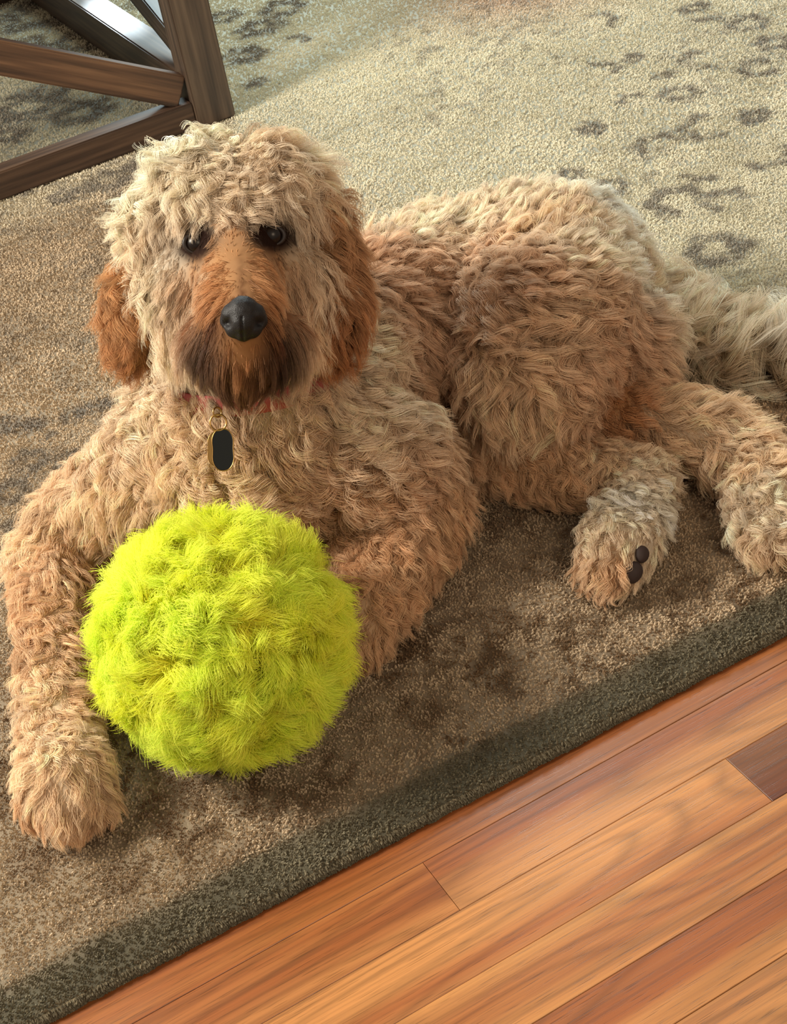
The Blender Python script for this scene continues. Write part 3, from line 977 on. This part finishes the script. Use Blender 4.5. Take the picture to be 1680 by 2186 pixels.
make_ear([(WD(345, 545, HD+.02), 0.020), (WD(296, 600, HD+.005), 0.026), (WD(276, 655, HD), 0.028), (WD(272, 710, HD), 0.024)], (-.12, 1), (lin(206, 160, 112), EARC), 0)
make_ear([(WD(675, 440, HD + .015), 0.022), (WD(708, 530, HD + .005), 0.028), (WD(724, 630, HD), 0.030), (WD(718, 705, HD), 0.026)], (.05, 1), (lin(206, 164, 122), lin(186, 130, 88)), 1)

# eyes, nose
eye_m = mat('eye', lin(20, 11, 8), 0.3, spec=0.35)
lid_m = mat('eyelid', lin(30, 18, 13), 0.5)
for e in EYES:
    bm = bmesh.new()
    bmesh.ops.create_uvsphere(bm, u_segments=24, v_segments=16, radius=0.0115, matrix=Matrix.Translation(Vector(e)))
    eo = bm_obj('eye', bm, eye_m, dog, True)
    # rim of the lids
    bm = bmesh.new()
    ns = 28
    q = norm(O - e)
    sx = norm(np.cross(q, CD)) * 1
    sy = np.cross(sx, q)
    for i in range(ns):
        for j in range(8):
            a, b_ = 2 * math.pi * i / ns, 2 * math.pi * j / 8
            rr = 0.0113 + 0.0022 * math.cos(b_)
            P_ = e + q * (0.0045 + 0.0022 * math.sin(b_)) + sx * math.cos(a) * rr * 1.12 + sy * math.sin(a) * rr * 0.85
            bm.verts.new(P_)
    bm.verts.ensure_lookup_table()
    for i in range(ns):
        for j in range(8):
            bm.faces.new([bm.verts[i * 8 + j], bm.verts[((i + 1) % ns) * 8 + j], bm.verts[((i + 1) % ns) * 8 + (j + 1) % 8], bm.verts[i * 8 + (j + 1) % 8]])
    bm_obj('eyelid', bm, lid_m, eo, True)

nose_m = mat('nose_leather', lin(20, 17, 18), 0.55, spec=0.35)
g = G(nose_m)
vn = g.n('ShaderNodeTexVoronoi', i_Scale=900.0)
tc = g.n('ShaderNodeTexCoord')
g.l(tc.outputs['Object'], vn.inputs['Vector'])
bp = g.n('ShaderNodeBump', i_Strength=0.35, i_Distance=0.0008)
g.l(vn.outputs['Distance'], bp.inputs['Height'])
g.l(bp.outputs[0], g.b.inputs['Normal'])


def Ln(x, y, z):
    """centimetres right, up and towards the photographer from the nose centre"""
    return NOSE + (x * CR - y * CD - z * CW) * 0.01


sp = [(Ln(0, .75, .3), .0165), (Ln(-.9, .45, .1), .0135), (Ln(.9, .45, .1), .0135), (Ln(-1.35, 0, -.2), .0105), (Ln(1.35, 0, -.2), .0105), (Ln(0, -.2, .45), .0155), (Ln(0, -1.15, .2), .0105), (Ln(0, .9, -.8), .015),
      (Ln(-.75, -.75, .1), .0115), (Ln(.75, -.75, .1), .0115)]
nm = blob_mesh('nose', sp, 0.0016, 4)
c = np.empty(len(nm.vertices) * 3, np.float32)
nm.vertices.foreach_get('co', c)
c = c.reshape(-1, 3).astype(float)
for sx_ in (-1, 1):   # nostrils pressed in, and the groove between them
    ctr = Ln(sx_ * 1.05, -.25, .9)
    for kx in (0, .35, .7):
        cc = Ln(sx_ * (1.0 + kx), -.3 - kx * .1, 1.0 - kx * .5)
        d = np.linalg.norm(c - cc, axis=1)
        c += (CW * 0.0035)[None] * np.exp(-(d / 0.0042) ** 2)[:, None]
rel = (c - NOSE) @ CR
low = (c - NOSE) @ CD > -0.001
c += (CW * 0.003)[None] * (np.exp(-(rel / 0.0011) ** 2) * low)[:, None]
nm.vertices.foreach_set('co', c.astype(np.float32).ravel())
nm.update()
nm.materials.append(nose_m)
link(bpy.data.objects.new('nose', nm), dog)

# toe pads of the folded hind foot
pad_m = mat('paw_pad', lin(44, 28, 24), 0.7)
for pc, pr in PADS:
    d_ = np.linalg.norm(bco - pc, axis=1)
    nn_ = norm((bco[d_ < 0.01] - (bco[d_ < 0.03]).mean(0)).mean(0))
    nn_ = norm(nn_ - CW * 0.8)
    bm = bmesh.new()
    bmesh.ops.create_uvsphere(bm, u_segments=20, v_segments=14, radius=1)
    ay = norm(np.cross(nn_, CR + CD * .3))
    az = np.cross(nn_, ay)
    for vtx in bm.verts:
        q = np.array(vtx.co)
        vtx.co = Vector(pc + nn_ * (q[0] * 0.0055 + 0.0035) + ay * q[1] * pr + az * q[2] * pr * (0.85 + 0.1 * q[1]))
    bm_obj('paw_pad', bm, pad_m, dog, True)

# collar and tags
coll_m = mat('pink_red_webbing', lin(178, 88, 82), 0.7)
tag_m = mat('black_enamel', lin(8, 12, 12), 0.35, spec=0.3)
rim_m = mat('brass_rim', lin(176, 140, 84), 0.3, metal=1.0)
CN = W(555, 800, 0.262)
up = norm(WD(515, 560, HD + 0.03) - W(560, 790, 0.27))
ta_ = norm(np.cross(up, CW))
tb_ = np.cross(up, ta_)
bm = bmesh.new()
ns = 48
ring = []
for i in range(ns):
    a = 2 * math.pi * i / ns
    rd = norm(ta_ * math.cos(a) + tb_ * math.sin(a))
    R0 = 0.0965 + 0.002 * math.sin(a * 3)
    ring.append([bm.verts.new(CN + rd * (R0 + t) + up * hh) for t, hh in ((-.0015, -.012), (.0015, -.012), (.0022, 0), (.0015, .012), (-.0015, .012))])
for i in range(ns):
    for j in range(5):
        bm.faces.new([ring[i][j], ring[(i + 1) % ns][j], ring[(i + 1) % ns][(j + 1) % 5], ring[i][(j + 1) % 5]])
collar = bm_obj('collar', bm, coll_m, dog, True)
collar['label'] = 'pink red webbing collar'


def torus(name, c, R_, r_, ax, ay, m, parent, sx=1, sy=1):
    bm = bmesh.new()
    az = np.cross(ax, ay)
    ns, mm = 32, 8
    vs_ = []
    for i in range(ns):
        a = 2 * math.pi * i / ns
        rd = ax * math.cos(a) * sx + ay * math.sin(a) * sy
        vs_.append([bm.verts.new(c + rd * (R_ + r_ * math.cos(2 * math.pi * j / mm)) + az * r_ * math.sin(2 * math.pi * j / mm)) for j in range(mm)])
    for i in range(ns):
        for j in range(mm):
            bm.faces.new([vs_[i][j], vs_[(i + 1) % ns][j], vs_[(i + 1) % ns][(j + 1) % mm], vs_[i][(j + 1) % mm]])
    bmesh.ops.recalc_face_normals(bm, faces=bm.faces)
    return bm_obj(name, bm, m, parent, True)


TD = None


def plate(name, c, w, hgt, th, tilt, m, parent):
    """rounded dog tag, a little waisted, with a raised rim"""
    out = []
    N = 40
    ct, st = math.cos(tilt), math.sin(tilt)
    ax, ay = CR * ct + CD * st, -CR * st + CD * ct
    nrm = -CW
    for i in range(N):
        a = 2 * math.pi * i / N
        x = w / 2 * math.copysign(abs(math.cos(a)) ** 0.8, math.cos(a)) * (1 - 0.14 * math.exp(-(math.sin(a) / 0.35) ** 2))
        y = hgt / 2 * math.copysign(abs(math.sin(a)) ** 0.9, math.sin(a))
        out.append((x, y))
    bm = bmesh.new()
    f = [bm.verts.new(c + ax * x * .9 + ay * y * .93 + nrm * th / 2) for x, y in out]
    e1 = [bm.verts.new(c + ax * x + ay * y + nrm * th / 3) for x, y in out]
    e2 = [bm.verts.new(c + ax * x + ay * y - nrm * th / 3) for x, y in out]
    bk = [bm.verts.new(c + ax * x * .9 + ay * y * .93 - nrm * th / 2) for x, y in out]
    for r0, r1 in ((f, e1), (e1, e2), (e2, bk)):
        for i in range(N):
            bm.faces.new([r0[i], r0[(i + 1) % N], r1[(i + 1) % N], r1[i]])
    bm.faces.new(f)
    bm.faces.new(bk[::-1])
    bmesh.ops.recalc_face_normals(bm, faces=bm.faces)
    o = bm_obj(name, bm, m, parent)
    # rim
    bm = bmesh.new()
    rows = []
    for i, (x, y) in enumerate(out):
        rows.append([bm.verts.new(c + ax * x * (1 + k * .035) + ay * y * (1 + k * .02) + nrm * (th / 2 + q)) for k, q in ((-1.6, -.0002), (-.6, .0004), (.6, .0003), (1, -th))])
    for i in range(N):
        for j in range(3):
            bm.faces.new([rows[i][j], rows[(i + 1) % N][j], rows[(i + 1) % N][j + 1], rows[i][j + 1]])
    bm_obj('tag_rim', bm, rim_m, o, True)
    return o


tagdepth = float((W(480, 960, 0.20) - O) @ CW) - 0.145
torus('tag_ring', WD(466, 902, tagdepth), 0.0085, 0.0011, CR, CD, rim_m, dog)
torus('tag_ring', WD(464, 880, tagdepth + .004), 0.005, 0.001, norm(CR + CW * .8), CD, rim_m, dog)
t2 = plate('name_tag', WD(464, 958, tagdepth + 0.004), 0.022, 0.036, 0.0016, 0.02, rim_m, dog)
t1 = plate('name_tag', WD(476, 960, tagdepth), 0.025, 0.044, 0.0018, -0.03, tag_m, dog)
t1['label'] = 'black enamel name tag with brass rim'
t2['label'] = 'brass coloured name tag behind the black one'

# ------------------------------------------------------------------ ball
BR = 0.112
BC = W(478, 1368, 0.135)
BC[2] = RT + 0.004 + BR + 0.012
ball_skin = mat('neon_backing', lin(170, 190, 20), 0.9, spec=0.1)
bm = bmesh.new()
bmesh.ops.create_uvsphere(bm, u_segments=64, v_segments=40, radius=BR)
ball = bm_obj('fluffy_ball', bm, ball_skin, None, True)
ball.location = BC
tag(ball, 'large fluffy neon yellow-green plush ball lying between the dog\'s front legs', 'ball')
M = 5200
q = norm(rng.normal(size=(M, 3)))


def n3(q, s, seed):
    return np.stack([fbm(q[:, 0] * s + 7, q[:, 1] * s + q[:, 2] * s * .7, seed + k * 5, 2) - .5 for k in range(3)], 1)


fl = n3(q, 5.0, 200) * 5 + np.array([0.05, -0.15, -0.45])[None] * 1.3
neon_a, neon_b = lin(226, 255, 98), lin(250, 252, 92)
mixv = fbm(q[:, 0] * 3, q[:, 2] * 3 + q[:, 1] * 2, 321)[:, None]
tb = neon_a[None] * (1 - mixv) + neon_b[None] * mixv
ball_m = hair_material('neon_plush', 0.7, 1.0, 0.3)
a, b, c = grow(q * BR, q, fl, np.full(M, .036), np.full(M, .35), np.full(M, .7), np.full(M, .85), tb, 30, 0.0090, 8, 0.00024, 0.50, 0.03, 0.15)
lowlim = -BC[2] + RT + 0.004
a[:, :, 2] = np.maximum(a[:, :, 2], lowlim)
bf = curves_object('plush_fur', a, b, c, ball_m, None)
bf.parent = ball
